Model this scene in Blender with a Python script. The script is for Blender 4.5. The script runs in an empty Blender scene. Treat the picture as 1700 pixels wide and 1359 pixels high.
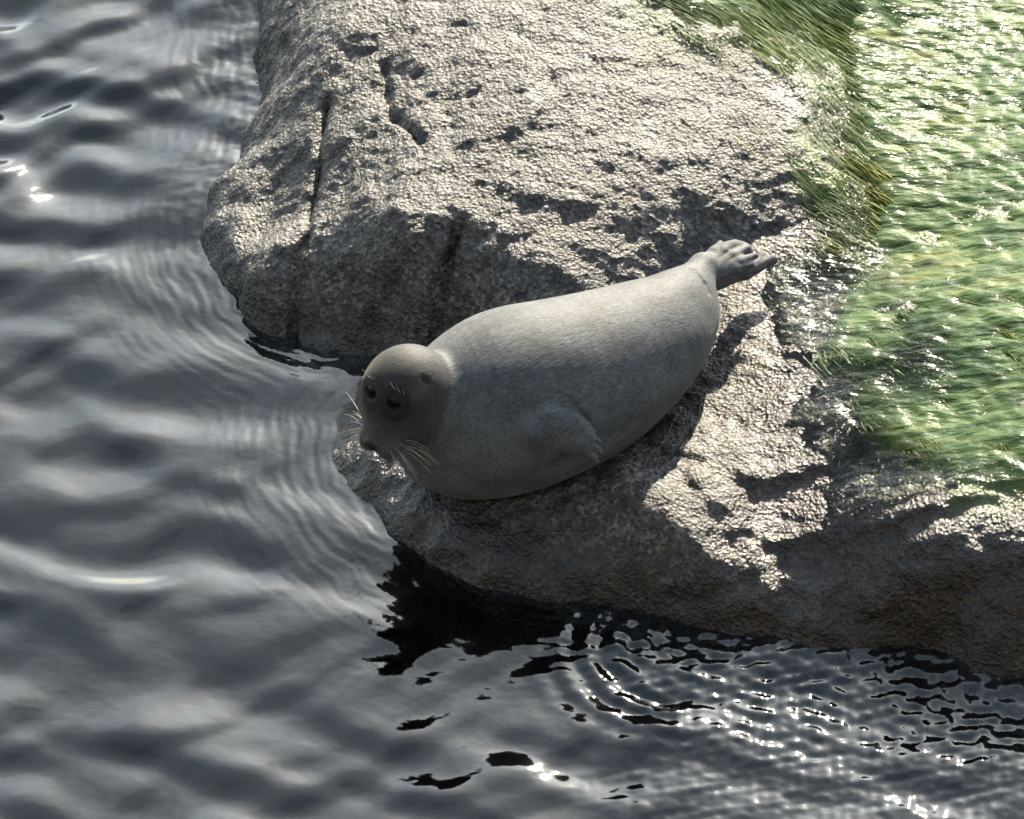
import bpy, math, random
import numpy as np
from mathutils import Vector

random.seed(4); RNG = np.random.default_rng(11)
scene = bpy.context.scene
COL = scene.collection

# ---------------------------------------------------------------- camera
PITCH = math.radians(40.0); DIST = 14.0; PXM = 700.0      # pixels of the photo per metre at the aim point
CAM = np.array([0.0, -DIST*math.cos(PITCH), DIST*math.sin(PITCH)])
FWD = -CAM/DIST
RGT = np.array([1.0, 0, 0]); UPV = np.cross(RGT, FWD)
cd = bpy.data.cameras.new('camera'); cam = bpy.data.objects.new('camera', cd); COL.objects.link(cam)
cam.location = CAM
cam.rotation_euler = Vector(FWD).to_track_quat('-Z', 'Y').to_euler()
cd.sensor_width = 36.0; cd.lens = 36.0*DIST*PXM/1700.0; cd.clip_end = 5000; cd.clip_start = 0.1
cd.dof.use_dof = True; cd.dof.focus_distance = DIST - 0.05; cd.dof.aperture_fstop = 5.6
scene.camera = cam

# ---------------------------------------------------------------- light
SUN_EL = math.radians(30.0); SUN_AZ = math.radians(12.0)   # azimuth from +Y (behind the rock) towards +X
SUN = np.array([math.sin(SUN_AZ)*math.cos(SUN_EL), math.cos(SUN_AZ)*math.cos(SUN_EL), math.sin(SUN_EL)])
w = bpy.data.worlds.new('World'); scene.world = w; w.use_nodes = True
nt = w.node_tree; nt.nodes.clear()
sky = nt.nodes.new('ShaderNodeTexSky'); sky.sky_type = 'NISHITA'; sky.sun_disc = False
sky.sun_elevation = SUN_EL; sky.sun_rotation = SUN_AZ; sky.altitude = 400; sky.dust_density = 1.6; sky.air_density = 1.0
bg = nt.nodes.new('ShaderNodeBackground'); bg.inputs[1].default_value = 0.085
wo = nt.nodes.new('ShaderNodeOutputWorld')
# thin high cloud over the whole sky
tc = nt.nodes.new('ShaderNodeTexCoord'); cn = nt.nodes.new('ShaderNodeTexNoise'); cn.inputs['Scale'].default_value = 3.2
cn.inputs['Detail'].default_value = 5.0; cn.inputs['Roughness'].default_value = .55
cr = nt.nodes.new('ShaderNodeMapRange'); cr.inputs[1].default_value = .35; cr.inputs[2].default_value = .70; cr.inputs[3].default_value = .10; cr.inputs[4].default_value = .75
bw = nt.nodes.new('ShaderNodeRGBToBW'); nt.links.new(sky.outputs[0], bw.inputs[0])
sc = nt.nodes.new('ShaderNodeMath'); sc.operation = 'MULTIPLY_ADD'; sc.inputs[1].default_value = 1.5; sc.inputs[2].default_value = 2.0
nt.links.new(bw.outputs[0], sc.inputs[0])
ct = nt.nodes.new('ShaderNodeMix'); ct.data_type = 'RGBA'; ct.blend_type = 'MULTIPLY'; ct.inputs[0].default_value = 1.0; ct.inputs[7].default_value = (.88, 1.03, 1.06, 1)
nt.links.new(sc.outputs[0], ct.inputs[6])
cm = nt.nodes.new('ShaderNodeMix'); cm.data_type = 'RGBA'; nt.links.new(ct.outputs[2], cm.inputs[7])
nt.links.new(tc.outputs['Generated'], cn.inputs['Vector']); nt.links.new(cn.outputs[0], cr.inputs[0]); nt.links.new(cr.outputs[0], cm.inputs[0])
nt.links.new(sky.outputs[0], cm.inputs[6]); nt.links.new(cm.outputs[2], bg.inputs[0]); nt.links.new(bg.outputs[0], wo.inputs[0])
sd = bpy.data.lights.new('sun', 'SUN'); sd.energy = 5.0; sd.angle = math.radians(0.53); sd.color = (1.0, 0.89, 0.70)
so = bpy.data.objects.new('sun', sd); COL.objects.link(so)
so.rotation_euler = Vector(SUN).to_track_quat('Z', 'Y').to_euler()
so.location = SUN*30
cy = scene.cycles; cy.max_bounces = 6; cy.diffuse_bounces = 2; cy.glossy_bounces = 3; cy.transparent_max_bounces = 6; cy.transmission_bounces = 2; cy.volume_bounces = 0
vs = scene.view_settings
vs.view_transform = 'Standard'; vs.look = 'None'; vs.exposure = 1.78; vs.gamma = 1.0; vs.use_curve_mapping = False

# ---------------------------------------------------------------- numeric helpers
def unp(px, py, z):
    """photo pixel + height -> world point on that horizontal plane"""
    d = FWD*(DIST*PXM) + RGT*(px-850.0) - UPV*(py-679.5)
    t = (z-CAM[2])/d[2]
    return CAM + d*t

_perm = np.random.default_rng(5).permutation(512)
_perm = np.concatenate([_perm, _perm, _perm])
_g3 = np.random.default_rng(6).normal(size=(512, 3)); _g3 /= np.linalg.norm(_g3, axis=1)[:, None]
def noise3(x, y, z):
    xi = np.floor(x).astype(int); yi = np.floor(y).astype(int); zi = np.floor(z).astype(int)
    xf = x-xi; yf = y-yi; zf = z-zi
    f = lambda t: t*t*t*(t*(t*6-15)+10)
    u, v, ww = f(xf), f(yf), f(zf)
    def g(a, b, c):
        h = _perm[(_perm[(_perm[(xi+a) & 511]+yi+b) & 511]+zi+c) & 511]
        gr = _g3[h]
        return gr[..., 0]*(xf-a)+gr[..., 1]*(yf-b)+gr[..., 2]*(zf-c)
    x00 = g(0,0,0)*(1-u)+g(1,0,0)*u; x10 = g(0,1,0)*(1-u)+g(1,1,0)*u
    x01 = g(0,0,1)*(1-u)+g(1,0,1)*u; x11 = g(0,1,1)*(1-u)+g(1,1,1)*u
    return (x00*(1-v)+x10*v)*(1-ww)+(x01*(1-v)+x11*v)*ww*1.0
def fbm(x, y, z, o=4, gain=0.5):
    s = 0; a = 1.0; k = 1.0
    for i in range(o):
        s = s+a*noise3(x*k+i*17.3, y*k-i*9.1, z*k+i*4.7); a *= gain; k *= 2.03
    return s
def sst(a, b, x):
    t = np.clip((x-a)/(b-a), 0, 1); return t*t*(3-2*t)

class TPS:
    def __init__(s, pts, lam=2e-4):
        P = np.array(pts); s.c = P[:, :2]; n = len(P)
        K = s.k(s.c); A = np.zeros((n+3, n+3)); A[:n, :n] = K+lam*np.eye(n)
        A[:n, n] = 1; A[:n, n+1:] = s.c; A[n, :n] = 1; A[n+1:, :n] = s.c.T
        s.w = np.linalg.solve(A, np.concatenate([P[:, 2], [0, 0, 0]]))
    def k(s, q):
        d2 = ((q[:, None, :]-s.c[None])**2).sum(-1)
        return 0.5*d2*np.log(d2+1e-12)
    def __call__(s, x, y):
        sh = np.shape(x); q = np.stack([np.ravel(x), np.ravel(y)], 1); out = np.empty(len(q))
        n = len(s.c)
        for i in range(0, len(q), 40000):
            b = q[i:i+40000]
            out[i:i+40000] = s.k(b)@s.w[:n]+s.w[n]+b@s.w[n+1:]
        return out.reshape(sh)

def poly_dist(x, y, P):
    """distance to a polyline, signed: + on the far (+y) side; also the 0..1 fade along its ends"""
    best = np.full(np.shape(x), 1e9); sg = np.zeros(np.shape(x))
    for (ax, ay), (bx, by) in zip(P[:-1], P[1:]):
        dx, dy = bx-ax, by-ay; L2 = dx*dx+dy*dy
        t = np.clip(((x-ax)*dx+(y-ay)*dy)/L2, 0, 1)
        ex, ey = x-ax-t*dx, y-ay-t*dy; d = np.hypot(ex, ey)
        cr = dx*ey-dy*ex
        if dx < 0: cr = -cr
        m = d < best
        best = np.where(m, d, best); sg = np.where(m, np.sign(cr), sg)
    return best, sg

# ---------------------------------------------------------------- mesh helpers
def mesh_obj(name, V, F, mat, parent=None, smooth=True, attrs=None):
    me = bpy.data.meshes.new(name)
    V = np.asarray(V, dtype=np.float32); F = np.asarray(F, dtype=np.int32)
    n = F.shape[1]
    me.vertices.add(len(V)); me.vertices.foreach_set('co', V.ravel())
    me.loops.add(F.size); me.loops.foreach_set('vertex_index', F.ravel())
    me.polygons.add(len(F)); me.polygons.foreach_set('loop_start', np.arange(0, F.size, n, dtype=np.int32))
    me.polygons.foreach_set('loop_total', np.full(len(F), n, dtype=np.int32))
    me.polygons.foreach_set('use_smooth', np.full(len(F), smooth))
    me.update(calc_edges=True); me.validate()
    for k, a in (attrs or {}).items():
        a = np.asarray(a, dtype=np.float32)
        if a.ndim == 1:
            at = me.attributes.new(k, 'FLOAT', 'POINT'); at.data.foreach_set('value', a)
        else:
            at = me.attributes.new(k, 'FLOAT_VECTOR', 'POINT'); at.data.foreach_set('vector', a.ravel())
    me.materials.append(mat)
    o = bpy.data.objects.new(name, me); COL.objects.link(o)
    if parent: o.parent = parent
    return o
def tag(o, label=None, cat=None, group=None, kind=None):
    for k, v in (('label', label), ('category', cat), ('group', group), ('kind', kind)):
        if v: o[k] = v
    return o
def grid_faces(ny, nx):
    i = np.arange(ny*nx).reshape(ny, nx)
    return np.stack([i[:-1, :-1], i[:-1, 1:], i[1:, 1:], i[1:, :-1]], -1).reshape(-1, 4)
def compact(V, F, attrs=None):
    used = np.zeros(len(V), bool); used[F.ravel()] = True
    m = np.cumsum(used)-1
    return V[used], m[F], {k: a[used] for k, a in (attrs or {}).items()}

# ---------------------------------------------------------------- materials
def new_mat(name):
    m = bpy.data.materials.new(name); m.use_nodes = True
    t = m.node_tree; t.nodes.clear()
    return m, t
class N:
    def __init__(s, t): s.t = t
    def __call__(s, kind, ins=None, **props):
        n = s.t.nodes.new('ShaderNode'+kind)
        for k, v in props.items(): setattr(n, k, v)
        for k, v in (ins or {}).items():
            sock = n.inputs[k]
            if isinstance(v, bpy.types.NodeSocket): s.t.links.new(v, sock)
            else: sock.default_value = v
        return n
    def ramp(s, fac, stops, interp='LINEAR'):
        n = s('ValToRGB', {0: fac}); n.color_ramp.interpolation = interp
        e = n.color_ramp.elements
        while len(e) < len(stops): e.new(0.5)
        for el, (p, c) in zip(e, stops):
            el.position = p; el.color = tuple(c)+(1,) if len(c) == 3 else c
        return n.outputs[0]
    def math(s, op, a, b=0.0, clamp=False):
        return s('Math', {0: a, 1: b}, operation=op, use_clamp=clamp).outputs[0]
    def mix(s, f, a, b, blend='MIX'):
        n = s('Mix', {}, data_type='RGBA', blend_type=blend)
        for i, v in ((0, f), (6, a), (7, b)):
            if isinstance(v, bpy.types.NodeSocket): s.t.links.new(v, n.inputs[i])
            else: n.inputs[i].default_value = v if i == 0 else tuple(v)+(1,)
        return n.outputs[2]

def granite(name, tint, brown):
    m, t = new_mat(name); n = N(t)
    co = n('TexCoord').outputs['Object']
    wet = n('Attribute', {}, attribute_name='wet').outputs['Fac']
    alg = n('Attribute', {}, attribute_name='algae').outputs['Fac']
    v1 = n('TexVoronoi', {'Vector': co, 'Scale': 108.0, 'Randomness': 1.0})
    v2 = n('TexVoronoi', {'Vector': co, 'Scale': 170.0})
    g1 = n('SeparateColor', {0: v1.outputs['Color']}).outputs[0]
    g2 = n('SeparateColor', {0: v2.outputs['Color']}).outputs[1]
    c1 = n.ramp(g1, [(0, (.012, .011, .010)), (.25, (.028, .026, .024)), (.48, (.085, .078, .07)), (.72, (.18, .165, .148)), (1, (.40, .37, .33))])
    c2 = n.ramp(g2, [(0, (.028, .025, .022)), (.4, (.10, .09, .081)), (1, (.22, .205, .185))])
    c = n.mix(.35, c1, c2)
    big = n('TexNoise', {'Vector': co, 'Scale': 4.0, 'Detail': 4.0, 'Roughness': .6}).outputs[0]
    c = n.mix(n.ramp(big, [(.35, (0, 0, 0)), (.68, (1, 1, 1))]), c, n.mix(1.0, c, tint, 'MULTIPLY'))
    pat = n('TexNoise', {'Vector': co, 'Scale': 17.0, 'Detail': 4.0, 'Roughness': .65}).outputs[0]
    c = n.mix(n.ramp(pat, [(.42, (0, 0, 0)), (.60, (.9, .9, .9))]), c, n.mix(1.0, c, (.42, .40, .37), 'MULTIPLY'))
    wc = n.mix(1.0, c, brown, 'MULTIPLY')
    c = n.mix(wet, c, wc)
    c = n.mix(1.0, c, (.72, .715, .73), 'MULTIPLY')
    an = n('TexNoise', {'Vector': co, 'Scale': 30.0, 'Detail': 4.0}).outputs[0]
    af = n.math('MULTIPLY', alg, n.ramp(an, [(.3, (0.35, 0.35, 0.35)), (.6, (1, 1, 1))]), True)
    c = n.mix(af, c, n.mix(big, (.08, .14, .04), (.16, .20, .045)))
    b1 = n('TexNoise', {'Vector': co, 'Scale': 85.0, 'Detail': 4.0, 'Roughness': .65}).outputs[0]
    hgt = n.math('ADD', n.math('MULTIPLY', b1, 1.0), n.math('MULTIPLY', v1.outputs['Distance'], .5))
    bm = n('Bump', {'Height': hgt, 'Strength': .75, 'Distance': .012}).outputs[0]
    b2 = n('TexNoise', {'Vector': co, 'Scale': 55.0, 'Detail': 2.0, 'Roughness': .6}).outputs[0]
    bc = n('Bump', {'Height': b2, 'Strength': .6, 'Distance': .012}).outputs[0]
    ro = n('MapRange', {0: wet, 3: .52, 4: .30}).outputs[0]
    p = n('BsdfPrincipled', {'Base Color': c, 'Roughness': ro, 'Normal': bm, 'IOR': 1.5,
          'Coat Weight': n.math('MULTIPLY', wet, .42), 'Coat Roughness': .09, 'Coat IOR': 1.33, 'Coat Normal': bc})
    o = n('OutputMaterial', {0: p.outputs[0]})
    return m
M_BOULDER = granite('granite_boulder', (.72, .70, .66), (.40, .34, .28))
M_LEDGE = granite('granite_ledge', (.78, .68, .58), (.34, .235, .16))

# ================================================================ rocks
B_WL = [(425,-450),(425,-150),(425,0),(425,100),(405,240),(350,330),(337,395),(362,455),(400,520),(480,560),(560,585),(650,600)]
B_PTS = [(505,10,.23),(495,110,.23),(460,190,.17),(435,235,.11),(378,345,.06),
 (540,60,.32),(600,110,.335),(680,170,.35),(760,240,.36),(830,300,.35),(890,390,.31),
 (540,250,.235),(470,310,.14),(430,400,.08),(600,350,.25),(565,450,.15),(520,535,.04),(650,440,.22),(640,540,.07),(720,500,.18),(740,400,.28),(730,570,.07),
 (820,470,.235),(900,480,.25),(1000,455,.26),(1100,425,.26),
 (900,200,.40),(900,0,.45),(900,-200,.47),(700,0,.40),(700,-200,.42),(560,-120,.32),(1100,100,.41),(1100,-150,.46),(1250,250,.355),(1250,100,.385),
 (1392,310,.285),(1378,240,.31),(1420,170,.305),(1320,400,.24),(1200,425,.24),(1150,330,.32),(1000,330,.34),(1000,200,.39),
 (1462,405,.17),(1492,270,.20),(1520,150,.2),(1420,50,.27),(1330,-60,.31),(1300,-250,.35),(1560,300,.05),(1620,100,.05),(1550,-150,.1),
 (880,640,.10),(1000,630,.12),(1150,600,.10),(1300,560,.12),(1000,860,-.15),(1300,760,-.05),(1600,560,-.1),(750,760,-.1),
 (700,-450,.35),(1000,-500,.4)]
L_WL = [(572,690),(562,770),(598,820),(625,850),(662,890),(720,935),(800,970),(900,990),(1000,1002),(1100,1022),(1200,1047),(1270,1062),
 (1350,1080),(1420,1078),(1500,1075),(1560,1085),(1620,1118),(1700,1132),(1800,1140),(1950,1150),(2150,1160)]
L_CREST = [(650,812,.05),(720,842,.075),(800,845,.095),(880,835,.12),(960,810,.16),(1050,855,.165),(1150,922,.135),(1230,985,.08),(1300,975,.09),
 (1400,945,.13),(1470,950,.16),(1540,945,.19),(1620,925,.22),(1700,918,.235),(1800,905,.25),(1950,900,.27)]
L_PTS = [(640,785,.06),(900,720,.11),(1000,765,.155),(1100,690,.17),(1180,570,.2),(1050,620,.15),(1200,480,.22),(1250,520,.225),(1250,440,.245),(1330,430,.252),(1400,390,.268),(1100,480,.18),(900,540,.13),(760,590,.06),(700,620,.04),(600,610,-.01),(625,690,.03),
 (1180,640,.19),(1200,720,.185),(1300,760,.2),(1290,870,.14),(1360,830,.18),(1450,850,.21),(1450,760,.235),(1550,800,.26),(1650,820,.28),(1600,700,.28),(1500,640,.275),(1450,520,.26),(1350,470,.235),(1320,600,.235),
 (1700,560,.33),(1800,700,.34),(1600,480,.3),(1480,300,.285),(1560,200,.285),(1650,100,.28),(1700,0,.28),(1430,60,.325),(1270,0,.385),(1150,-100,.44),(1100,-250,.46),
 (1460,400,.25),(1700,300,.3),(1850,400,.34),(1950,600,.36),(2150,600,.36),(1950,100,.34),(1850,-200,.33),(1500,-200,.33),(1200,-450,.4),(1700,-500,.3),
 (1300,250,.30),(1100,150,.30),(1200,340,.24),(1400,330,.28),(1000,300,.10),(800,350,-.1),(700,200,-.25),(1000,0,.28),(800,-200,-.1),
 (500,640,-.06),(520,720,-.05),(430,620,-.12),(440,760,-.2),(400,700,-.25),(500,560,-.1),(340,520,-.5),(330,760,-.6),(250,800,-.7),(400,0,-.7),(200,300,-.8)]
def ring(WL, off, z, skip=0):
    P = np.array([unp(a, b, 0)[:2] for a, b in WL]); T = np.gradient(P, axis=0); T /= np.linalg.norm(T, axis=1)[:, None]
    Q = P+np.stack([T[:, 1], -T[:, 0]], 1)*off
    return [(q[0], q[1], z) for q in Q[skip:]]
def faces_down(WL, crest):
    xs, ys = [p[0] for p in WL[4:]], [p[1] for p in WL[4:]]; out = []
    for a, b, z in crest:
        out.append((a, b, z)); wy = np.interp(a, xs, ys)
        out.append((a, b*.5+wy*.5, z*.56))
    return out
def to_world(P): return [tuple(unp(*p)) for p in P]
B_ALL = to_world(B_PTS+[(a, b, 0) for a, b in B_WL])+ring(B_WL[:9], .06, -.28)+ring(B_WL[9:], .1, -.09)+ring(B_WL[:8], .2, -.65)+ring(B_WL[:8], .6, -.9)
L_ALL = to_world(L_PTS+[(a, b, 0) for a, b in L_WL]+faces_down(L_WL, L_CREST))+ring(L_WL, .08, -.26, 4)+ring(L_WL, .25, -.6, 5)+ring(L_WL, .7, -.9, 5)
tB = TPS(B_ALL); tL = TPS(L_ALL)
def wl(P, z): return [tuple(unp(a, b, z)[:2]) for a, b in P]
STEPS_L = [(wl([(1190,770),(1260,792),(1330,785),(1400,765)], .2), .030, .10),
           (wl([(1400,848),(1480,855),(1560,850),(1640,832)], .25), .036, .10),
           (wl([(1530,958),(1600,928),(1700,918),(1820,905)], .24), .030, .14),
           (wl([(1230,862),(1330,888),(1430,878)], .17), .026, .09),
           (wl([(1250,690),(1340,722),(1410,700)], .22), .020, .08),
           (wl([(1270,560),(1360,600),(1470,640)], .24), .022, .07),
           (wl([(1480,740),(1560,770),(1700,770)], .27), .024, .10),
           (wl([(980,800),(1060,858),(1150,922),(1240,990)], .15), .020, .08),
           (wl([(1120,770),(1200,850),(1270,930)], .17), .016, .05)]
CRACK_B = [(wl([(546,225),(532,300),(512,385),(497,420),(474,485)], .17), .024, .012), (wl([(765,430),(735,480),(712,515)], .2), .04, .014),
           (wl([(640,120),(645,180),(700,240)], .33), .02, .012)]
STEPS_B = [(wl([(905,165),(885,205),(800,218)], .4), .028, .06), (wl([(1170,340),(1250,362),(1300,360)], .31), .022, .06),
           (wl([(820,305),(880,320),(960,330)], .35), .016, .05), (wl([(560,395),(640,385),(760,400)], .25), .016, .05),
           (wl([(600,440),(640,450),(740,430)], .2), .014, .04), (wl([(1000,230),(1120,260),(1200,250)], .38), .014, .06),
           (wl([(430,440),(480,450),(520,440)], .08), .02, .04)]
def steps(x, y, L):
    s = 0
    for P, A, wd in L:
        d, sg = poly_dist(x, y, P)
        ends = np.minimum(np.hypot(x-P[0][0], y-P[0][1]), np.hypot(x-P[-1][0], y-P[-1][1]))
        f = 0.4+0.6*sst(0, .08, ends)
        s = s+.55*A*f*np.where(sg >= 0, np.exp(-(d/wd)**2), np.exp(-(d/.016)**2))
    return s
def base_boulder(x, y):
    wx = x+.012*noise3(x*9, y*9, 0*x); wy = y+.012*noise3(x*9, y*9, 0*x+7)
    z = tB(x, y)+steps(wx, wy, STEPS_B)
    for P, A, wd in CRACK_B:
        d, sg = poly_dist(wx, wy, P)
        z = z-A*np.exp(-(d/wd)**2)
    return z
def base_ledge(x, y):
    wx = x+.018*noise3(x*7, y*7, 0*x+3); wy = y+.022*noise3(x*7, y*7, 0*x+9)
    return tL(x, y)+steps(wx, wy, STEPS_L)-.6*sst(-.72, -.94, x)

def rock_mesh(name, fn, x0, x1, y0, y1, step, amp, mat, seedz, flow=0.0):
    xs = np.arange(x0, x1, step); ys = np.arange(y0, y1, step)
    X, Y = np.meshgrid(xs, ys)
    Z = fn(X, Y)
    gy, gx = np.gradient(Z, step)
    nn = np.stack([-gx, -gy, np.ones_like(Z)], -1); nn /= np.linalg.norm(nn, axis=-1)[..., None]
    s = seedz
    big = fbm(X*5+s, Y*5, Z*5, 3)*.016
    # chipped, layered granite: ridged noise at several sizes
    r0 = np.abs(noise3(X*6.5+s, Y*9, Z*8))*.030+fbm(X*11+s, Y*13, Z*12, 2)*.010
    r1 = r0+np.abs(noise3(X*15+s, Y*21, Z*21))*.014
    r2 = noise3(X*34+s, Y*44, Z*42)*.0060
    r3 = fbm(X*78+s, Y*95, Z*90, 2)*.0052
    r4 = noise3(X*30-s, Y*30, Z*30+2); pits = -np.clip(r4-.25, 0, 1)*.006
    D = (big+(r1+r2+r3+pits)*amp(X, Y))
    # fade outside of the picture is not needed: the detail runs on
    P = np.stack([X, Y, Z], -1)+nn*D[..., None]
    return X, Y, Z, P, nn
def px_of(P):
    d = P-CAM; t = d@FWD
    return 850+(d@RGT)/t*DIST*PXM, 679.5-(d@UPV)/t*DIST*PXM

def build_rock(name, fn, rect, step, amp, mat, seedz, wetfn, algfn):
    X, Y, Z, P, nn = rock_mesh(name, fn, *rect, step, amp, mat, seedz)
    V = P.reshape(-1, 3); F = grid_faces(*X.shape)
    zz = V[:, 2]
    keep = (zz[F] > -.42).any(1)
    px, py = px_of(V)
    at = {'wet': wetfn(V, px, py), 'algae': algfn(V, px, py)}
    V, F, at = compact(V, F[keep], at)
    return mesh_obj(name, V, F, mat, attrs=at)

def wn(V, k, o=3): return fbm(V[:, 0]*k, V[:, 1]*k, V[:, 2]*k, o)
def wet_b(V, px, py):
    e = wn(V, 6)*.05
    low = 1-sst(.02, .10, V[:, 2]+e)
    right = sst(1250, 1450, px+wn(V, 3)*250)*.8
    return np.clip(np.maximum(low, right)+.12, 0, 1)
def alg_b(V, px, py):
    # green growth along the right rim of the boulder and over its far side
    a = sst(1330, 1440, px+wn(V, 5)*160)
    b = sst(0, 1, (px-1050)/420+(60-py)/220+wn(V, 4)*.8)
    return np.clip(np.maximum(a, b*.8), 0, 1)*.85
def wet_l(V, px, py):
    e = wn(V, 6)*.06
    low = 1-sst(.05, .17, V[:, 2]+e)
    right = sst(1150, 1350, px+wn(V, 3)*200)
    return np.clip(np.maximum(low, right)*.95+.1, 0, 1)
def alg_l(V, px, py):
    a = sst(1430, 1560, px+wn(V, 4)*170-(py-600)*.25)
    a = a*(1-sst(790, 870, py+wn(V, 5)*80))
    b = sst(1400, 1500, px)*(py < 480)
    spots = sst(.22, .4, wn(V, 7))*sst(1050, 1150, px)*(py < 760)*.35
    return np.clip(np.maximum(np.maximum(a, b), spots), 0, 1)

boulder = build_rock('boulder', base_boulder, (-1.0, 1.15, .02, 2.6), .0048,
                     lambda x, y: .62+.2*noise3(x*2, y*2, x*0), M_BOULDER, 0.0, wet_b, alg_b)
tag(boulder, 'big rough grey granite boulder with a steep dark cracked face behind the seal', 'boulder')
ledge = build_rock('rock_ledge', base_ledge, (-.95, 2.1, -1.35, 2.4), .0055,
                   lambda x, y: .62+.25*noise3(x*2, y*2, x*0+4), M_LEDGE, 31.0, wet_l, alg_l)
tag(ledge, 'low wet brown granite ledge that the seal is lying on', 'rock')

# ================================================================ lake water
def sd_field():
    """signed height of the rocks on a coarse grid: used for ripples that wrap the shoreline"""
    xs = np.arange(-1.9, 2.2, .02); ys = np.arange(-2.1, 2.6, .02)
    X, Y = np.meshgrid(xs, ys)
    H = np.maximum(np.where(Y > 0.05, tB(X, Y), -1), tL(X, Y))
    rk = H > 0.0
    # exact-ish distance by brute force against shoreline cells
    e = np.zeros_like(rk); e[1:-1, 1:-1] = rk[1:-1, 1:-1] & ~(rk[:-2, 1:-1] & rk[2:, 1:-1] & rk[1:-1, :-2] & rk[1:-1, 2:])
    sx, sy = X[e], Y[e]
    D = np.full(X.shape, 9.0).ravel(); q = np.stack([X.ravel(), Y.ravel()], 1)
    for i in range(0, len(q), 4000):
        b = q[i:i+4000]
        D[i:i+4000] = np.sqrt(((b[:, 0:1]-sx[None])**2+(b[:, 1:2]-sy[None])**2).min(1))
    return xs, ys, np.where(rk, 0, D.reshape(X.shape))
SX, SY, SD = sd_field()
def shore(x, y):
    fx = np.clip((x-SX[0])/.02, 0, len(SX)-1.001); fy = np.clip((y-SY[0])/.02, 0, len(SY)-1.001)
    i = fx.astype(int); j = fy.astype(int); u = fx-i; v = fy-j
    return (SD[j, i]*(1-u)+SD[j, i+1]*u)*(1-v)+(SD[j+1, i]*(1-u)+SD[j+1, i+1]*u)*v
WAVES = []
rw = np.random.default_rng(21)
for i in range(26):
    lam = .10*(5.0**rw.random()); ang = math.radians(90+rw.normal()*38)
    WAVES.append((2*math.pi/lam*math.cos(ang), 2*math.pi/lam*math.sin(ang), lam*.0047*(.6+.8*rw.random()), rw.random()*6.28))
SMALL = []
for i in range(26):
    lam = .021*(3.0**rw.random()); ang = rw.random()*math.pi
    SMALL.append((2*math.pi/lam*math.cos(ang), 2*math.pi/lam*math.sin(ang), lam*.010, rw.random()*6.28))
def bump(x, y, px, py, rx, ry, h):
    c = unp(px, py, 0)
    return h*np.exp(-((x-c[0])/rx)**2-((y-c[1])/ry)**2)
def water_h(x, y):
    s = shore(x, y)
    wx = x+.10*noise3(x*2.2, y*2.2, x*0)+.03*noise3(x*6, y*6, x*0+1); wy = y+.09*noise3(x*2.2, y*2.2, x*0+5)+.03*noise3(x*6, y*6, x*0+3)
    far = sst(3.0, 30.0, np.hypot(x, y))
    calm = .45+.55*sst(.02, .45, s)
    h = 0
    for kx, ky, a, p in WAVES: h = h+a*np.sin(kx*wx+ky*wy+p)
    zx = sst(.3, 1.1, y)*.8
    h = h*calm*(1-.75*far)*(.85+zx)
    # ripples wrapping the shore
    mod = .35+.65*np.clip(.5+1.3*noise3(x*4, y*4, x*0+8), 0, 1)
    rip = np.sin((s+.03*noise3(x*9, y*9, x*0))*2*math.pi/.024)*.00036+np.sin((s+.05*noise3(x*6, y*6, x*0+2))*2*math.pi/.041+1)*.0006
    h = h+rip*mod*np.exp(-(s/.26)**2)*(1-.5*sst(.2, .7, x))
    # stirred water in the corner in front of the ledge
    turb = sst(.02, .40, x+.15*noise3(x*3, y*3, x*0+6))*(1-sst(-.30, -.1, y))*(1-sst(1.6, 3.0, x))*(1-.55*sst(.05, .5, s))
    turb = np.maximum(turb, .35*sst(.45, .8, y)*np.exp(-(s/.12)**2))
    hs = 0
    ph = 1.5*noise3(x*8, y*8, x*0+1.7)
    for kx, ky, a, p in SMALL: hs = hs+a*np.sin(kx*x+ky*y+p+ph)
    h = h+hs*turb*.85
    h = h+.012*np.exp(-(s/.07)**2)*sst(.35, .6, x)*(y < -.3)
    # ring spreading from where the ledge dips in
    c = unp(1130, 1075, 0); r = np.hypot(x-c[0], y-c[1])
    h = h+.0036*np.sin((r+.008*noise3(x*10, y*10, x*0))*2*math.pi/.066)*np.exp(-((r-.2)/.11)**2)*sst(.12, -.1, x-c[0])
    return h
def axis(lo, hi, st, far):
    a = list(np.arange(lo, hi+1e-6, st)); d = st; p = a[-1]; up = []
    while p < far: d *= 1.22; p += d; up.append(p)
    d = st; p = a[0]; dn = []
    while p > -far: d *= 1.22; p -= d; dn.append(p)
    return np.array(dn[::-1]+a+up)
wxs = axis(-1.42, 1.4, .0055, 600); wys = axis(-1.72, 1.75, .0065, 600)
X, Y = np.meshgrid(wxs, wys)
Z = water_h(X, Y)
top = np.stack([X, Y, Z], -1).reshape(-1, 3); F = grid_faces(*X.shape)
ny, nx = X.shape; idx = np.arange(ny*nx).reshape(ny, nx)
rim = np.concatenate([idx[0, :-1], idx[:-1, -1], idx[-1, :0:-1], idx[:0:-1, 0]])
low = top[rim].copy(); low[:, 2] = -1.0
r2 = len(top)+np.arange(len(rim)); rn = np.roll(rim, -1); r2n = np.roll(r2, -1)
side = np.stack([rim, r2, r2n, rn], 1)
cv = len(top)+len(rim)
bot_c = np.array([[0, 0, -1.0]])
V = np.concatenate([top, low, bot_c])
tri = np.stack([r2, np.full(len(r2), cv), np.full(len(r2), cv), r2n], 1)

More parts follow.
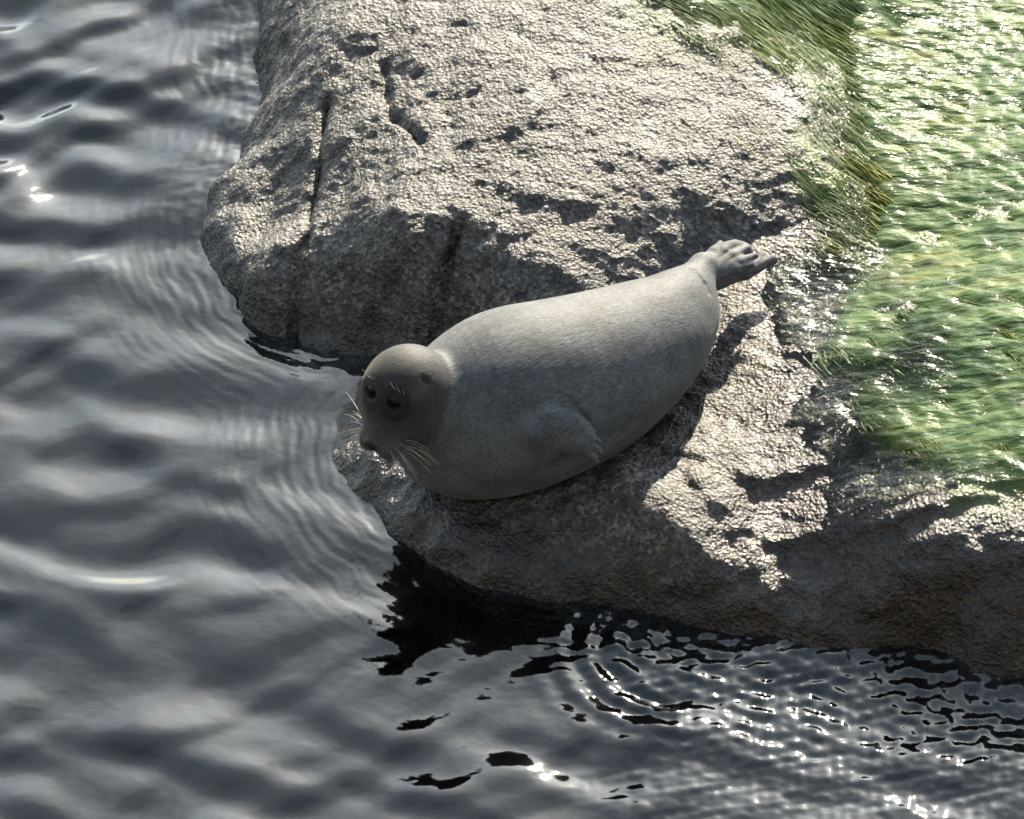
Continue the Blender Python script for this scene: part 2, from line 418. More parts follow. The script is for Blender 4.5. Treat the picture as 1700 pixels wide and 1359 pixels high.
def water_mat(name, film=False):
    m, t = new_mat(name); n = N(t)
    co = n('TexCoord').outputs['Object']
    mp = n('Mapping', {'Vector': co, 'Scale': (1, 1.2, 1) if not film else (.55, 1.6, 1), 'Rotation': (0, 0, .66 if film else 0)}).outputs[0]
    n1 = n('TexNoise', {'Vector': mp, 'Scale': 30.0 if film else 16.0, 'Detail': 3.0 if film else 2.0, 'Roughness': .5}).outputs[0]
    bm = n('Bump', {'Height': n1, 'Strength': .5 if film else .12, 'Distance': .02 if film else .01}).outputs[0]
    fr = n('Fresnel', {'IOR': 1.20 if film else 1.52, 'Normal': bm}).outputs[0]
    gl = n('BsdfGlossy', {'Color': (.8, .8, .8, 1) if film else (1, 1, 1, 1), 'Roughness': .18 if film else .05, 'Normal': bm}, distribution='GGX').outputs[0]
    tr = n('BsdfTransparent', {'Color': (.90, .94, .90, 1) if film else (.88, .93, .92, 1)}).outputs[0]
    mx = n('MixShader', {0: fr, 1: tr, 2: gl}).outputs[0]
    o = n('OutputMaterial', {0: mx})
    if film:
        gr = n('Attribute', {}, attribute_name='green').outputs['Fac']
        s1 = n('TexNoise', {'Vector': n('Mapping', {'Vector': co, 'Rotation': (0, 0, .66), 'Scale': (5, 26, 10)}).outputs[0], 'Scale': 1.0, 'Detail': 5.0, 'Roughness': .6}).outputs[0]
        s2 = n('TexNoise', {'Vector': co, 'Scale': 3.5, 'Detail': 3.0}).outputs[0]
        gc = n.ramp(n.math('ADD', n.math('MULTIPLY', s1, .6), n.math('MULTIPLY', s2, .5)), [(.38, (.022, .055, .02)), (.50, (.045, .09, .03)), (.62, (.085, .125, .05)), (.78, (.17, .17, .05))])
        pg = n('BsdfPrincipled', {'Base Color': gc, 'Roughness': .5, 'Normal': bm, 'Specular IOR Level': .07, 'Coat Weight': .05, 'Coat Roughness': .12, 'Coat IOR': 1.33, 'Coat Normal': bm}).outputs[0]
        fac = n.math('MULTIPLY', gr, n.ramp(s1, [(.32, (.25, .25, .25)), (.55, (.92, .92, .92))]), True)
        mx = n('MixShader', {0: fac, 1: mx, 2: pg}).outputs[0]
        t.links.new(mx, o.inputs['Surface'])
    if not film:
        va = n('VolumeAbsorption', {'Color': (.30, .48, .50, 1), 'Density': 9.0}).outputs[0]
        t.links.new(va, o.inputs['Volume'])
    return m
M_WATER = water_mat('lake_water')
me_faces = np.concatenate([F, side])
water = mesh_obj('water', V, me_faces, M_WATER)
# close the bottom with one polygon
import bmesh
bm_ = bmesh.new(); bm_.from_mesh(water.data); bm_.verts.ensure_lookup_table()
bmesh.ops.delete(bm_, geom=[bm_.verts[cv]], context='VERTS'); bm_.verts.ensure_lookup_table()
bm_.faces.new([bm_.verts[i] for i in r2[::-1]])
bm_.to_mesh(water.data); bm_.free()
tag(water, kind='structure')

m, t = new_mat('silt'); n = N(t)
co = n('TexCoord').outputs['Object']
nz = n('TexNoise', {'Vector': co, 'Scale': 6.0, 'Detail': 6.0}).outputs[0]
n('OutputMaterial', {0: n('BsdfPrincipled', {'Base Color': n.mix(nz, (.06, .07, .065), (.13, .13, .11)), 'Roughness': .9}).outputs[0]})
bx = axis(-2, 2, .1, 500); X, Y = np.meshgrid(bx, bx)
Zb = -.38+.05*fbm(X*1.7, Y*1.7, X*0, 4)*(np.hypot(X, Y) < 6)
bed = mesh_obj('lake_bed', np.stack([X, Y, Zb], -1).reshape(-1, 3), grid_faces(*X.shape), m)
tag(bed, kind='structure')

m, t = new_mat('added_headland_dark'); n = N(t)  # added land behind the camera, out of view; dark, blocks sky light on near faces
nz = n('TexNoise', {'Vector': n('TexCoord').outputs['Object'], 'Scale': .5, 'Detail': 8.0}).outputs[0]
n('OutputMaterial', {0: n('BsdfPrincipled', {'Base Color': n.mix(nz, (.018, .020, .012), (.055, .05, .035)), 'Roughness': .9}).outputs[0]})
X, Y = np.meshgrid(np.linspace(-90, 90, 120), np.linspace(-90, -11.6, 80))
Zc = np.interp(-Y, [11.6, 12.4, 14, 20, 40, 90], [-1, 3, 8.2, 17, 38, 70])+fbm(X*.12, Y*.12, X*0, 4)*np.interp(-Y, [12, 20, 90], [.3, 2.5, 9])
hl = mesh_obj('added_headland', np.stack([X, Y, Zc], -1).reshape(-1, 3), grid_faces(*X.shape), m); tag(hl, kind='structure')

# ================================================================ algae and the film of running water
def flow(x, y):
    """downhill direction of the runoff in plan, bending round the boulder"""
    ang = math.radians(-38)+.55*noise3(x*2.3, y*2.3, x*0+1)-.5*sst(.25, -.2, y)
    return np.cos(ang), np.sin(ang)
def surf(x, y):
    return np.maximum(base_ledge(x, y), np.where(y > .03, base_boulder(x, y), -1))
def algae_density(x, y):
    z = surf(x, y); V = np.stack([x, y, z], 1); px, py = px_of(V)
    nb = fbm(x*3.2, y*3.2, x*0+2, 3)
    nf = fbm(x*13, y*13, x*0+6, 3)
    a = sst(1395, 1560, px+nb*230+nf*110-(py-600)*.22)*(1-sst(720, 830, py+nb*90+nf*60))
    b = sst(0, .6, (px-1160)/420+(40-py)/300+nb*.9+nf*.5)*(1-sst(300, 420, py))
    rim = .3*np.exp(-((px-1405-120*nb-60*nf)/45)**2)*sst(120, 220, py)*(1-sst(400, 470, py))
    return np.maximum(np.maximum(a, b*.9), rim), px, py, z
NS = 26000
cand = RNG.random((200000, 2))*np.array([1.75, 2.3])+np.array([.25, -.45])
dn, px, py, z = algae_density(cand[:, 0], cand[:, 1])
clump = sst(-.30, .25, fbm(cand[:, 0]*7, cand[:, 1]*7, cand[:, 0]*0+3, 2))
ok = (RNG.random(len(cand)) < dn*(.25+.75*clump)) & (px < 1800) & (py > -90)
roots = cand[ok][:NS]; ns = len(roots); SEG = 6
L = .07+.11*RNG.random(ns); wd = .0005+.0008*RNG.random(ns)
x, y = roots[:, 0].copy(), roots[:, 1].copy()
rows = []; off = RNG.random(ns)*.004; wig = RNG.normal(size=ns)*.22
for k in range(SEG+1):
    fx, fy = flow(x, y)
    a = wig*math.sin(k*1.3+1); ca, sa = np.cos(a), np.sin(a)
    dx, dy = fx*ca-fy*sa, fx*sa+fy*ca
    zc = surf(x, y)+.006+off+.003*np.sin(k/SEG*math.pi)+.004*noise3(x*30, y*30, x*0)
    ww = wd*(1-(k/SEG)**2*.85)
    rows.append((np.stack([x-dy*ww, y+dx*ww, zc], 1), np.stack([x+dy*ww, y-dx*ww, zc+.0008], 1)))
    x = x+dx*L/SEG; y = y+dy*L/SEG
V = np.empty((ns, (SEG+1)*2, 3))
for k, (a, b) in enumerate(rows): V[:, 2*k] = a; V[:, 2*k+1] = b
base = (np.arange(ns)*(SEG+1)*2)[:, None]
F = np.concatenate([base+np.array([[2*k, 2*k+1, 2*k+3, 2*k+2]]) for k in range(SEG)], 0)
hue = np.repeat(np.clip(.5+.9*fbm(roots[:, 0]*4, roots[:, 1]*4, roots[:, 0]*0+5, 3)+RNG.normal(size=ns)*.14, 0, 1), (SEG+1)*2)
m, t = new_mat('filament_algae'); n = N(t)
hv = n('Attribute', {}, attribute_name='hue').outputs['Fac']
c = n.ramp(hv, [(0, (.07, .13, .05)), (.45, (.12, .19, .06)), (.75, (.19, .26, .06)), (1, (.32, .30, .04))])
pb = n('BsdfPrincipled', {'Base Color': c, 'Roughness': .38, 'Coat Weight': .4, 'Coat Roughness': .15})
tl = n('BsdfTranslucent', {'Color': c})
n('OutputMaterial', {0: n('MixShader', {0: .45, 1: pb.outputs[0], 2: tl.outputs[0]}).outputs[0]})
alg = mesh_obj('algae', V.reshape(-1, 3), F, m, attrs={'hue': hue})
tag(alg, 'green filaments of algae combed over the wet rock by running water', 'algae', kind='stuff')

st = .008
xs = np.arange(.28, 1.9, st); ys = np.arange(-.62, 1.9, st); X, Y = np.meshgrid(xs, ys)
zr = surf(X, Y)
sm = zr.copy()
for _ in range(14):
    p = np.pad(sm, 1, mode='edge'); sm = (p[:-2, 1:-1]+p[2:, 1:-1]+p[1:-1, :-2]+p[1:-1, 2:])/4
fa = math.radians(-38); U = X*math.cos(fa)+Y*math.sin(fa); Wc = -X*math.sin(fa)+Y*math.cos(fa)
rip = fbm(U*9, Wc*24, X*0+4, 3)*.010+fbm(U*28, Wc*48, X*0+8, 2)*.004
dens, px, py, _ = algae_density(X.ravel(), Y.ravel()); dens = dens.reshape(X.shape); PX = px.reshape(X.shape); PY = py.reshape(X.shape)
cover = np.maximum(dens, sst(1270, 1420, PX+200*fbm(X*2.4, Y*2.4, X*0, 3))*(PY > 420)*(PY < 930))
for _ in range(40):
    p = np.pad(cover, 1, mode='edge'); cover = (p[:-2, 1:-1]+p[2:, 1:-1]+p[1:-1, :-2]+p[1:-1, 2:])/4
    p = np.pad(dens, 1, mode='edge'); dens = (p[:-2, 1:-1]+p[2:, 1:-1]+p[1:-1, :-2]+p[1:-1, 2:])/4
depth = -.014+.030*sst(.08, .9, cover)
Zf = sm+depth+rip
V = np.stack([X, Y, Zf], -1).reshape(-1, 3); F = grid_faces(*X.shape)
keep = ((cover > .06) & (Zf > .03)).ravel()[F].all(1)
V, F, fat = compact(V, F[keep], {'green': sst(.12, .85, dens+.25*fbm(X*6, Y*6, X*0+3, 3)).ravel()})
M_FILM = water_mat('running_water', film=True)
st_o = mesh_obj('stream', V, F, M_FILM, attrs=fat); tag(st_o, kind='structure')

# ================================================================ the seal: one signed-distance body, meshed with surface nets
def surface_nets(vals, org, h):
    s = vals < 0
    nx, ny, nz = vals.shape
    cs = np.zeros((nx-1, ny-1, nz-1), np.int8)
    for a in (0, 1):
        for b in (0, 1):
            for c in (0, 1): cs += s[a:nx-1+a, b:ny-1+b, c:nz-1+c]
    act = (cs > 0) & (cs < 8)
    I, J, K = np.nonzero(act)
    acc = np.zeros((len(I), 3)); cnt = np.zeros(len(I))
    cor = [(a, b, c) for a in (0, 1) for b in (0, 1) for c in (0, 1)]
    for p in cor:
        for ax in range(3):
            if p[ax]: continue
            q = list(p); q[ax] = 1
            v0 = vals[I+p[0], J+p[1], K+p[2]]; v1 = vals[I+q[0], J+q[1], K+q[2]]
            mk = (v0 < 0) != (v1 < 0)
            tt = np.where(mk, v0/np.where(mk, v0-v1, 1), 0)
            pt = np.stack([np.full(len(I), float(p[i])) for i in range(3)], 1); pt[:, ax] += tt
            acc += pt*mk[:, None]; cnt += mk
    V = (acc/cnt[:, None]+np.stack([I, J, K], 1))*h+org
    vid = np.full(act.shape, -1, np.int64); vid[I, J, K] = np.arange(len(I))
    Q = []
    for ax in range(3):
        sl0 = [slice(None)]*3; sl1 = [slice(None)]*3
        sl0[ax] = slice(0, -1); sl1[ax] = slice(1, None)
        a, b = s[tuple(sl0)], s[tuple(sl1)]
        for flip in (False, True):
            E = np.argwhere((a & ~b) if not flip else (b & ~a))
            o1, o2 = [(1, 2), (2, 0), (0, 1)][ax]
            E = E[(E[:, o1] > 0) & (E[:, o2] > 0) & (E[:, o1] < vals.shape[o1]-1) & (E[:, o2] < vals.shape[o2]-1)]
            def g(d1, d2):
                e = E.copy(); e[:, o1] += d1; e[:, o2] += d2; return vid[e[:, 0], e[:, 1], e[:, 2]]
            q = np.stack([g(-1, -1), g(0, -1), g(0, 0), g(-1, 0)], 1)
            Q.append(q[:, ::-1] if flip else q)
    return V, np.concatenate(Q)

H = .0037
ORG = np.array([-.46, -.66, .0]); NXYZ = (322, 232, 150)
gx = (ORG[0]+H*np.arange(NXYZ[0])).astype(np.float32)
gy = (ORG[1]+H*np.arange(NXYZ[1])).astype(np.float32)
gz = (ORG[2]+H*np.arange(NXYZ[2])).astype(np.float32)
FLD = np.full(NXYZ, 1.0, np.float32)
def block(lo, hi):
    sl = []
    for a, l, h_ in zip((gx, gy, gz), lo, hi):
        i = max(0, np.searchsorted(a, l)); j = min(len(a), np.searchsorted(a, h_)); sl.append(slice(i, max(j, i+1)))
    G = np.meshgrid(gx[sl[0]], gy[sl[1]], gz[sl[2]], indexing='ij')
    return tuple(sl), G
def smin(a, b, k):
    if k <= 0: return np.minimum(a, b)
    h_ = np.clip(.5+.5*(b-a)/k, 0, 1); return b+(a-b)*h_-k*h_*(1-h_)
def put(fn, lo, hi, k):
    sl, G = block(np.array(lo)-k-.03, np.array(hi)+k+.03)
    FLD[sl] = smin(FLD[sl], fn(*G).astype(np.float32), k)
def carve(fn, lo, hi, k):
    sl, G = block(np.array(lo)-k-.02, np.array(hi)+k+.02)
    FLD[sl] = -smin(-FLD[sl], fn(*G).astype(np.float32), k)
def cone(a, b, ra, rb, k):
    a = np.array(a); b = np.array(b); d = b-a; L2 = d@d
    def fn(X, Y, Z):
        t = np.clip(((X-a[0])*d[0]+(Y-a[1])*d[1]+(Z-a[2])*d[2])/L2, 0, 1)
        ts = t*t*(3-2*t)
        return np.sqrt((X-a[0]-t*d[0])**2+(Y-a[1]-t*d[1])**2+(Z-a[2]-t*d[2])**2)-(ra+(rb-ra)*ts)
    R = max(ra, rb)
    put(fn, np.minimum(a, b)-R, np.maximum(a, b)+R, k)
def ell_fn(c, R, rad):
    c = np.array(c); 
    def fn(X, Y, Z):
        q = [((X-c[0])*R[i][0]+(Y-c[1])*R[i][1]+(Z-c[2])*R[i][2]) for i in range(3)]
        k0 = np.sqrt(sum((q[i]/rad[i])**2 for i in range(3))); k1 = np.sqrt(sum((q[i]/rad[i]**2)**2 for i in range(3)))
        return k0*(k0-1)/np.maximum(k1, 1e-6)
    return fn
def ell(c, R, rad, k):
    r = max(rad); put(ell_fn(c, R, rad), np.array(c)-r, np.array(c)+r, k)
def unit(v): v = np.array(v, float); return v/np.linalg.norm(v)
def ortho(f, up):
    f = unit(f); l = unit(np.cross(up, f)); return [f, l, np.cross(f, l)]

# spine, rump to neck: (px, py, height of the centre, radius)
SP = [(1130, 522, .300, .090), (1078, 562, .300, .138), (1003, 608, .290, .176), (918, 646, .280, .204), (845, 668, .268, .212), (790, 692, .248, .186), (752, 715, .225, .140)]
SPW = [np.array(unp(a, b, z)) for a, b, z, r in SP]
def catmull(P, n):
    P = np.array(P); P = np.concatenate([2*P[:1]-P[1:2], P, 2*P[-1:]-P[-2:-1]]); out = []
    for i in range(1, len(P)-2):
        for t_ in np.arange(n)/n:
            a, b, c, d = P[i-1:i+3]
            out.append(.5*(2*b+(c-a)*t_+(2*a-5*b+4*c-d)*t_**2+(3*b-a-3*c+d)*t_**3))
    return np.array(out+[P[-2]])
SPS = catmull([tuple(p)+(q[3],) for p, q in zip(SPW, SP)], 5)
for p, q in zip(SPS[:-1], SPS[1:]): cone(p[:3], q[:3], p[3], q[3], .012)
# head
HF = unit((-.52, -.68, -.46)); HL = unit(np.cross((0, 0, 1), HF)); HU = np.cross(HF, HL); HR = [HF, HL, HU]
HC = np.array(unp(674, 646, .395))
BODY_FLD = FLD.copy(); FLD[...] = 1.0
def hp(a, b, c): return HC+HF*a+HL*b+HU*c
cone(hp(-.02, 0, -.02), SPW[6]*.5+HC*.5, .085, .085, .0)
ell(hp(0, 0, 0), HR, (.106, .103, .094), .02)
ell(hp(.02, 0, -.035), HR, (.092, .098, .070), .03)
ell(hp(.092, 0, -.026), HR, (.062, .050, .044), .030)
for s in (1, -1):
    ell(hp(.122, s*.026, -.036), HR, (.038, .030, .031), .010)
    ell(hp(.030, s*.046, .056), HR, (.026, .026, .014), .016)        # brow
    ell(hp(.055, s*.055, -.030), HR, (.045, .030, .034), .020)       # cheek
ell(hp(.108, 0, -.072), HR, (.038, .030, .022), .010)
ell(hp(.148, 0, -.010), HR, (.014, .020, .013), .010)
def surf_pt(px, py):
    """nearest hit of the view ray through a photo pixel with the current body"""
    d = unit(FWD*(DIST*PXM)+RGT*(px-850.0)-UPV*(py-679.5))
    ts = np.arange(DIST-1.2, DIST+1.2, .002); P = CAM+ts[:, None]*d
    I = np.round((P-ORG)/H).astype(int); okk = ((I >= 0) & (I < np.array(NXYZ))).all(1)
    v = np.ones(len(P)); v[okk] = FLD[I[okk, 0], I[okk, 1], I[okk, 2]]
    hit = np.nonzero(v < 0)[0]
    return P[hit[0]] if len(hit) else None
e0 = surf_pt(656, 672); q = [(e0-HC)@v for v in HR]
EYES = [hp(q[0]-.006, s*(q[1]-.006), q[2]-.004) for s in (1, -1)]
e1 = surf_pt(707, 632); EAR = [(e1-HC)@v for v in HR]
for e in EYES: carve(ell_fn(e+HF*.004, HR, (.012, .016, .012)), e-.02, e+.02, .010)
for s in (1, -1):
    c = hp(.160, s*.009, -.010); carve(ell_fn(c, HR, (.011, .006, .008)), c-.012, c+.012, .003)
    c = hp(EAR[0], s*EAR[1], EAR[2]-(.035 if s < 0 else 0)); carve(ell_fn(c, HR, (.007, .012, .010)), c-.012, c+.012, .006)
HEAD_FLD = FLD.copy(); FLD[...] = smin(BODY_FLD, HEAD_FLD, .030)
def slot(pts, r, k):
    pts = [np.array(p) for p in pts]
    for a, b in zip(pts[:-1], pts[1:]):
        d = b-a
        def fn(X, Y, Z, a=a, d=d):
            t = np.clip(((X-a[0])*d[0]+(Y-a[1])*d[1]+(Z-a[2])*d[2])/(d@d), 0, 1)
            return np.sqrt((X-a[0]-t*d[0])**2+(Y-a[1]-t*d[1])**2+(Z-a[2]-t*d[2])**2)-r
        carve(fn, np.minimum(a, b)-r, np.maximum(a, b)+r, k)
slot([hp(.150, 0, -.060), hp(.128, .034, -.066), hp(.095, .056, -.064), hp(.065, .074, -.056)], .0055, .005)   # mouth
slot([hp(.164, 0, -.020), hp(.160, 0, -.055)], .0045, .004)

# near fore flipper: a paddle lying back along the flank, pointing down and towards the tail
out = -FWD
f0, f1 = surf_pt(905, 692), surf_pt(978, 738)
mid = f0+out*.002; tip = f1+out*.028
cone(surf_pt(888, 706)-out*.02, mid-out*.006, .046, .028, .020)
fr = ortho(tip-mid, out)
ell(mid*.5+tip*.5+out*.005, fr, (.076, .047, .030), .004)
TOE = []
for i, (a, b) in enumerate([(966, 703), (981, 715), (990, 730), (993, 746), (988, 760)]):
    base_ = mid*.45+tip*.55; q = unp(a, b, 0); dd = unit(q-CAM); tt = ((base_-CAM)@FWD)/(dd@FWD)
    e = CAM+dd*tt-out*.012
    cone(base_+(e-base_)*.3, e, .014, .0085, .004); TOE.append((base_, e))
# armpit fold
p1, p2 = surf_pt(882, 718), surf_pt(914, 752)
cone(p1-out*.012, p2-out*.004, .020, .016, .030)
# tip of the far fore flipper under the chest
q1, q2 = np.array(unp(768, 812, .10)), np.array(unp(820, 829, .10))
cone(q1, q2, .016, .010, .010)
# hind flippers
T0 = np.array(unp(1126, 505, .335)); T1 = np.array(unp(1168, 446, .345))
cone(T0, T1, .074, .040, .040)
ell(unp(1209, 428, .338), ortho(np.array(unp(1250, 420, .338))-T1, -FWD), (.070, .040, .018), .012)
for i, (a, b, c, d, z) in enumerate([(1166,440,1196,404,.352), (1174,442,1220,402,.352), (1182,446,1241,411,.348), (1186,451,1254,424,.342), (1184,458,1248,439,.335)]):
    p, q = np.array(unp(a, b, z)), np.array(unp(c, d, z))
    cone(p+out*.004, p*.4+q*.6+out*.010, .013, .0125, .006)
    cone(p*.4+q*.6+out*.010, q+out*.002, .0125, .0085, .006)
# second hind flipper, below the first, its curled tip sticking out
cone(unp(1178, 466, .31), unp(1236, 452, .300), .028, .017, .015)
cone(unp(1236, 452, .300), unp(1282, 430, .303), .018, .013, .008)
ell(unp(1274, 422, .308), ortho(np.array(unp(1296, 414, .31))-np.array(unp(1250, 446, .305)), -FWD), (.036, .020, .009), .006)
cone(unp(1250, 446, .305), unp(1272, 408, .318), .011, .006, .006)
cone(unp(1272, 408, .318), unp(1296, 416, .305), .006, .005, .004)
cone(unp(1284, 432, .300), unp(1297, 416, .305), .009, .006, .005)
# skin folds
def fold(pts, r=.003, k=.008):
    P = [surf_pt(*p) for p in pts]
    if all(p is not None for p in P): slot(P, r, k)
fold([(758, 650), (760, 668), (755, 705), (742, 745)], .001, .010)
fold([(738, 655), (738, 678), (732, 705), (716, 740)], .001, .008)
fold([(718, 655), (724, 675), (722, 698), (712, 718)], .001, .007)
for i in range(5): fold([(903+i*9, 650+i*8), (930+i*9, 652+i*9), (952+i*7, 664+i*9)], .0016, .007)
for i in range(6):
    j = RNG.normal(size=3)*4; fold([(958+i*16+j[0], 488-i*3+j[1]), (968+i*16+j[2], 501-i*3)], .0002, .004)
fold([(1150, 446), (1170, 470), (1178, 486)], .003, .012)
# press the belly onto the rock
sl, G = block((-.5, -.7, 0), (.8, .25, .30))
gx2, gy2 = np.meshgrid(gx[sl[0]], gy[sl[1]], indexing='ij')
hr = np.maximum(tL(gx2, gy2)-.002, .02)
FLD[sl] = -smin(-FLD[sl], -(hr[:, :, None]-G[2]).astype(np.float32), .02)
SV, SF = surface_nets(FLD, ORG, H)
# keep only the largest piece, smooth a little
nv = len(SV); lab = np.arange(nv)
for _ in range(400):
    mn = lab[SF].min(1); old = lab.copy()
    for c in range(4): np.minimum.at(lab, SF[:, c], mn)
    lab = lab[lab]
    if (lab == old).all(): break
u, cnts = np.unique(lab, return_counts=True); big = u[cnts.argmax()]
SF = SF[lab[SF[:, 0]] == big]; SV, SF, _ = compact(SV, SF)
E = np.concatenate([SF[:, [i, (i+1) % 4]] for i in range(4)])
for _ in range(2):
    acc = np.zeros_like(SV); c_ = np.zeros(len(SV))
    np.add.at(acc, E[:, 0], SV[E[:, 1]]); np.add.at(c_, E[:, 0], 1)
    SV = SV*.5+.5*acc/np.maximum(c_, 1)[:, None]
# coat: markings are colours of the fur itself
hx = SV-HC; ha, hb, hc = hx@HF, hx@HL, hx@HU

def samp(Fd):
    I = np.clip(np.round((SV-ORG)/H).astype(int), 0, np.array(NXYZ)-1); return Fd[I[:, 0], I[:, 1], I[:, 2]]
head = sst(-.008, .02, samp(BODY_FLD)-samp(HEAD_FLD))
dark = np.zeros(len(SV)); pale = np.zeros(len(SV))
for e in EYES:
    d_ = SV-e; r = np.sqrt((d_@HF)**2*.8+(d_@HL)**2+(d_@HU)**2*.8); dark = np.maximum(dark, np.minimum(1, 2.2*np.exp(-(r/.042)**2)))
dark = np.maximum(dark, 1.3*np.exp(-((ha-.155)**2+hb**2+(hc+.01)**2)/.022**2))
print('DARK', dark.min(), dark.max(), (dark>.5).sum(), len(dark))
dark = np.maximum(dark, head*(.50+.36*sst(-.02, .06, hc)*sst(-.10, .02, ha)))
for s in (1, -1):
    c = hp(EAR[0], s*EAR[1], EAR[2]-(.035 if s < 0 else 0)); r = np.linalg.norm(SV-c, axis=1); dark = np.maximum(dark, np.minimum(1, 1.5*np.exp(-(r/.0095)**2)))
    c = hp(EAR[0]+.030, s*(EAR[1]-.004), EAR[2]-.008); r = np.linalg.norm(SV-c, axis=1); pale = np.maximum(pale, .95*np.exp(-(r/.024)**2))
    c = hp(.135, s*.046, -.036); r = np.linalg.norm(SV-c, axis=1); pale = np.maximum(pale, .3*np.exp(-(r/.025)**2))
ax0, ax1 = SPW[0], SPW[5]; axd = unit(ax1-ax0)
s_al = (SV-ax0)@axd
spot = fbm(SV[:, 0]*14, SV[:, 1]*14, SV[:, 2]*14, 3)
flip = np.maximum(np.exp(-(np.linalg.norm(SV-(mid*.4+tip*.6), axis=1)/.06)**2), 0)
m, t = new_mat('seal_fur'); n = N(t)
a_d = n('Attribute', {}, attribute_name='dark').outputs['Fac']; a_p = n('Attribute', {}, attribute_name='pale').outputs['Fac']
fu = n('Attribute', {}, attribute_name='fur').outputs['Vector']
f1 = n('TexNoise', {'Vector': n('Mapping', {'Vector': fu, 'Scale': (60, 260, 260)}).outputs[0], 'Scale': 1.0, 'Detail': 4.0, 'Roughness': .7}).outputs[0]
f2 = n('TexNoise', {'Vector': n('Mapping', {'Vector': fu, 'Scale': (9, 13, 13)}).outputs[0], 'Scale': 1.0, 'Detail': 5.0, 'Roughness': .6}).outputs[0]
f3 = n('TexNoise', {'Vector': n('Mapping', {'Vector': fu, 'Scale': (22, 60, 60)}).outputs[0], 'Scale': 1.0, 'Detail': 3.0, 'Roughness': .6}).outputs[0]
c = n.ramp(f1, [(.3, (.036, .039, .044)), (.7, (.148, .152, .158))])
c = n.mix(n.ramp(f2, [(.40, (0, 0, 0)), (.62, (1, 1, 1))]), c, n.mix(1.0, c, (.66, .65, .64), 'MULTIPLY'))
c = n.mix(a_p, c, (.30, .285, .26)); c = n.mix(a_d, c, (.016, .013, .010))
bmp = n('Bump', {'Height': f1, 'Strength': .30, 'Distance': .004}).outputs[0]
bmp = n('Bump', {'Height': f3, 'Strength': .2, 'Distance': .006, 'Normal': bmp}).outputs[0]
n('OutputMaterial', {0: n('BsdfPrincipled', {'Base Color': c, 'Roughness': .62, 'Normal': bmp, 'Specular IOR Level': .18,
   'Sheen Weight': .06, 'Sheen Roughness': .4, 'Sheen Tint': (1, .95, .85, 1)}).outputs[0]})
# fur lies along the spine
perp = unit(np.cross(axd, (0, 0, 1))); upb = np.cross(perp, axd)
fur = np.stack([SV@axd, SV@perp, SV@upb], 1)
SEAL0 = np.array([SPW[4][0], SPW[4][1], float(tL(np.array([SPW[4][0]]), np.array([SPW[4][1]]))[0])])
seal = bpy.data.objects.new('seal', None); COL.objects.link(seal); seal.location = SEAL0; seal.empty_display_size = .2
tag(seal, 'plump grey seal lying on the wet rock with its head turned to the water', 'seal')
body = mesh_obj('body', SV-SEAL0, SF, m, seal, attrs={'dark': np.clip(dark, 0, 1), 'pale': pale, 'fur': fur})

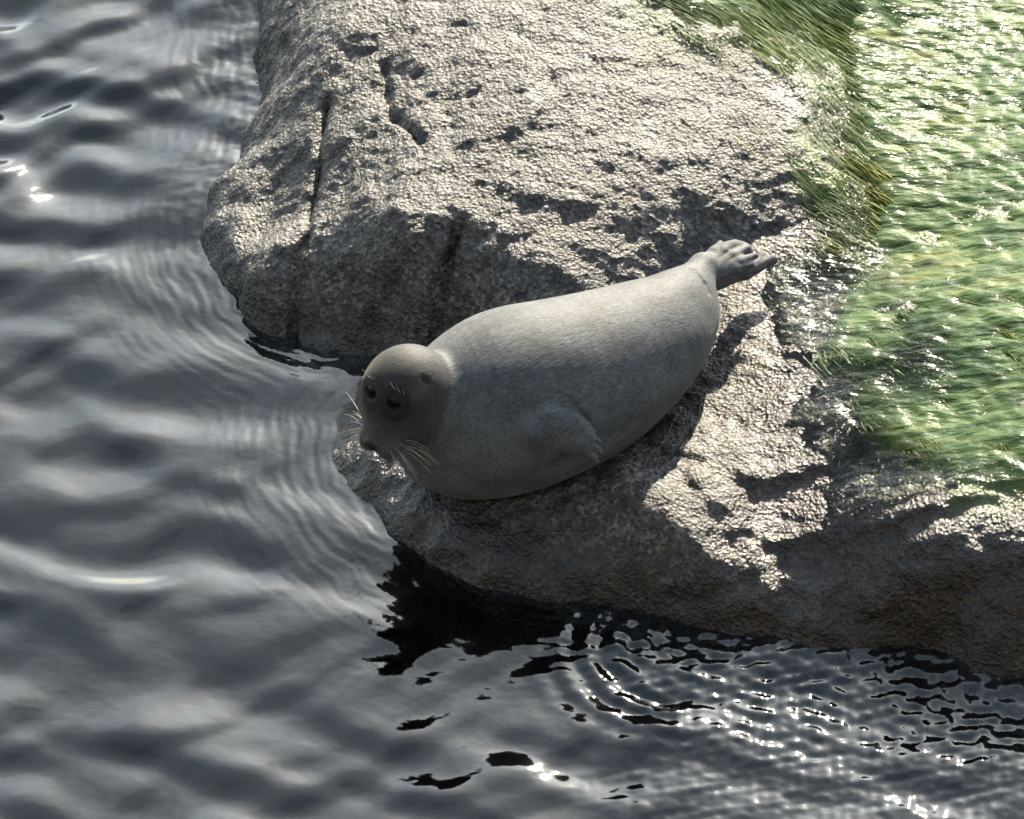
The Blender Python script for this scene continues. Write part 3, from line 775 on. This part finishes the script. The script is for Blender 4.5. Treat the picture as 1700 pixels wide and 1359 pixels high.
def simple(name, col, rough, **kw):
    m, t = new_mat(name); n = N(t)
    nz = n('TexNoise', {'Vector': n('TexCoord').outputs['Object'], 'Scale': 120.0, 'Detail': 2.0}).outputs[0]
    cc = n.mix(nz, tuple(v*.7 for v in col), tuple(min(1, v*1.25) for v in col))
    n('OutputMaterial', {0: n('BsdfPrincipled', dict({'Base Color': cc, 'Roughness': rough}, **kw)).outputs[0]}); return m
M_EYE = simple('eye_black', (.004, .004, .004), .22, **{'Specular IOR Level': .2})
M_WHI = simple('whisker_horn', (.36, .31, .22), .4, **{'Transmission Weight': .0})
M_CLAW = simple('claw_horn', (.20, .18, .15), .3)
def ell_mesh(name, c, R, rad, mat, nu=18, nv=12):
    V = []; 
    for j in range(nv+1):
        th = math.pi*j/nv
        for i in range(nu):
            ph = 2*math.pi*i/nu
            q = np.array([rad[0]*math.cos(th), rad[1]*math.sin(th)*math.cos(ph), rad[2]*math.sin(th)*math.sin(ph)])
            V.append(c-SEAL0+R[0]*q[0]+R[1]*q[1]+R[2]*q[2])
    F = [[j*nu+i, j*nu+(i+1) % nu, (j+1)*nu+(i+1) % nu, (j+1)*nu+i] for j in range(nv) for i in range(nu)]
    return mesh_obj(name, V, F, mat, seal)
for e in EYES: ell_mesh('eye', e-HF*.007, HR, (.014, .019, .014), M_EYE)
def tube(name, pts, r0, r1, mat, ns=5):
    pts = [np.array(p) for p in pts]; V = []; k = len(pts)
    for i, p in enumerate(pts):
        d = unit(pts[min(i+1, k-1)]-pts[max(i-1, 0)]); a = unit(np.cross(d, (.3, .5, .81))); b = np.cross(d, a)
        r = r0+(r1-r0)*i/(k-1)
        for j in range(ns):
            an = 2*math.pi*j/ns; V.append(p-SEAL0+(a*math.cos(an)+b*math.sin(an))*r)
    F = [[i*ns+j, i*ns+(j+1) % ns, (i+1)*ns+(j+1) % ns, (i+1)*ns+j] for i in range(k-1) for j in range(ns)]
    return mesh_obj(name, V, F, mat, seal)
def whisker(s, row, col):
    p0 = hp(.140-.012*col, s*(.044+.005*col), -.020-.011*row)
    d = unit(HL*s*(.85 if s < 0 else .6)+HF*(.30-.22*col)+HU*(-.10-.14*row)+(out*1.1 if s > 0 else 0)+np.array(RNG.normal(size=3))*.10)
    Ln = .055+.014*col+RNG.random()*.02
    pts = [p0-d*.006]
    for k in range(1, 6):
        tt = k/5
        pts.append(p0+d*Ln*tt+np.array([0, 0, -1])*(.046*tt*tt)-HF*.010*tt*tt)
    return tube('whisker', pts, .0006, .0003, M_WHI, 4)
for s in (1, -1):
    for row in range(4):
        for colm in range(4): whisker(s, row, colm)
for s in (1, -1):
    for k in range(3):
        p0 = hp(.034, s*(.032+.008*k), .073); d = unit(HU+HF*.15+HL*s*.3*(k-1)+np.array([0, .2, 0]))
        tube('brow_whisker', [p0-d*.005, p0+d*.02, p0+d*.038-HF*.004], .0007, .0003, M_WHI, 4)
for base_, e in TOE:
    d = unit(e-base_); g = unit(d+np.array([0, 0, -.35]))
    tube('claw', [e-d*.002, e+d*.007, e+d*.007+g*.006], .0034, .0010, M_CLAW, 6)
tube('claw', [q2, q2+unit(q2-q1)*.01], .004, .001, M_CLAW, 6)
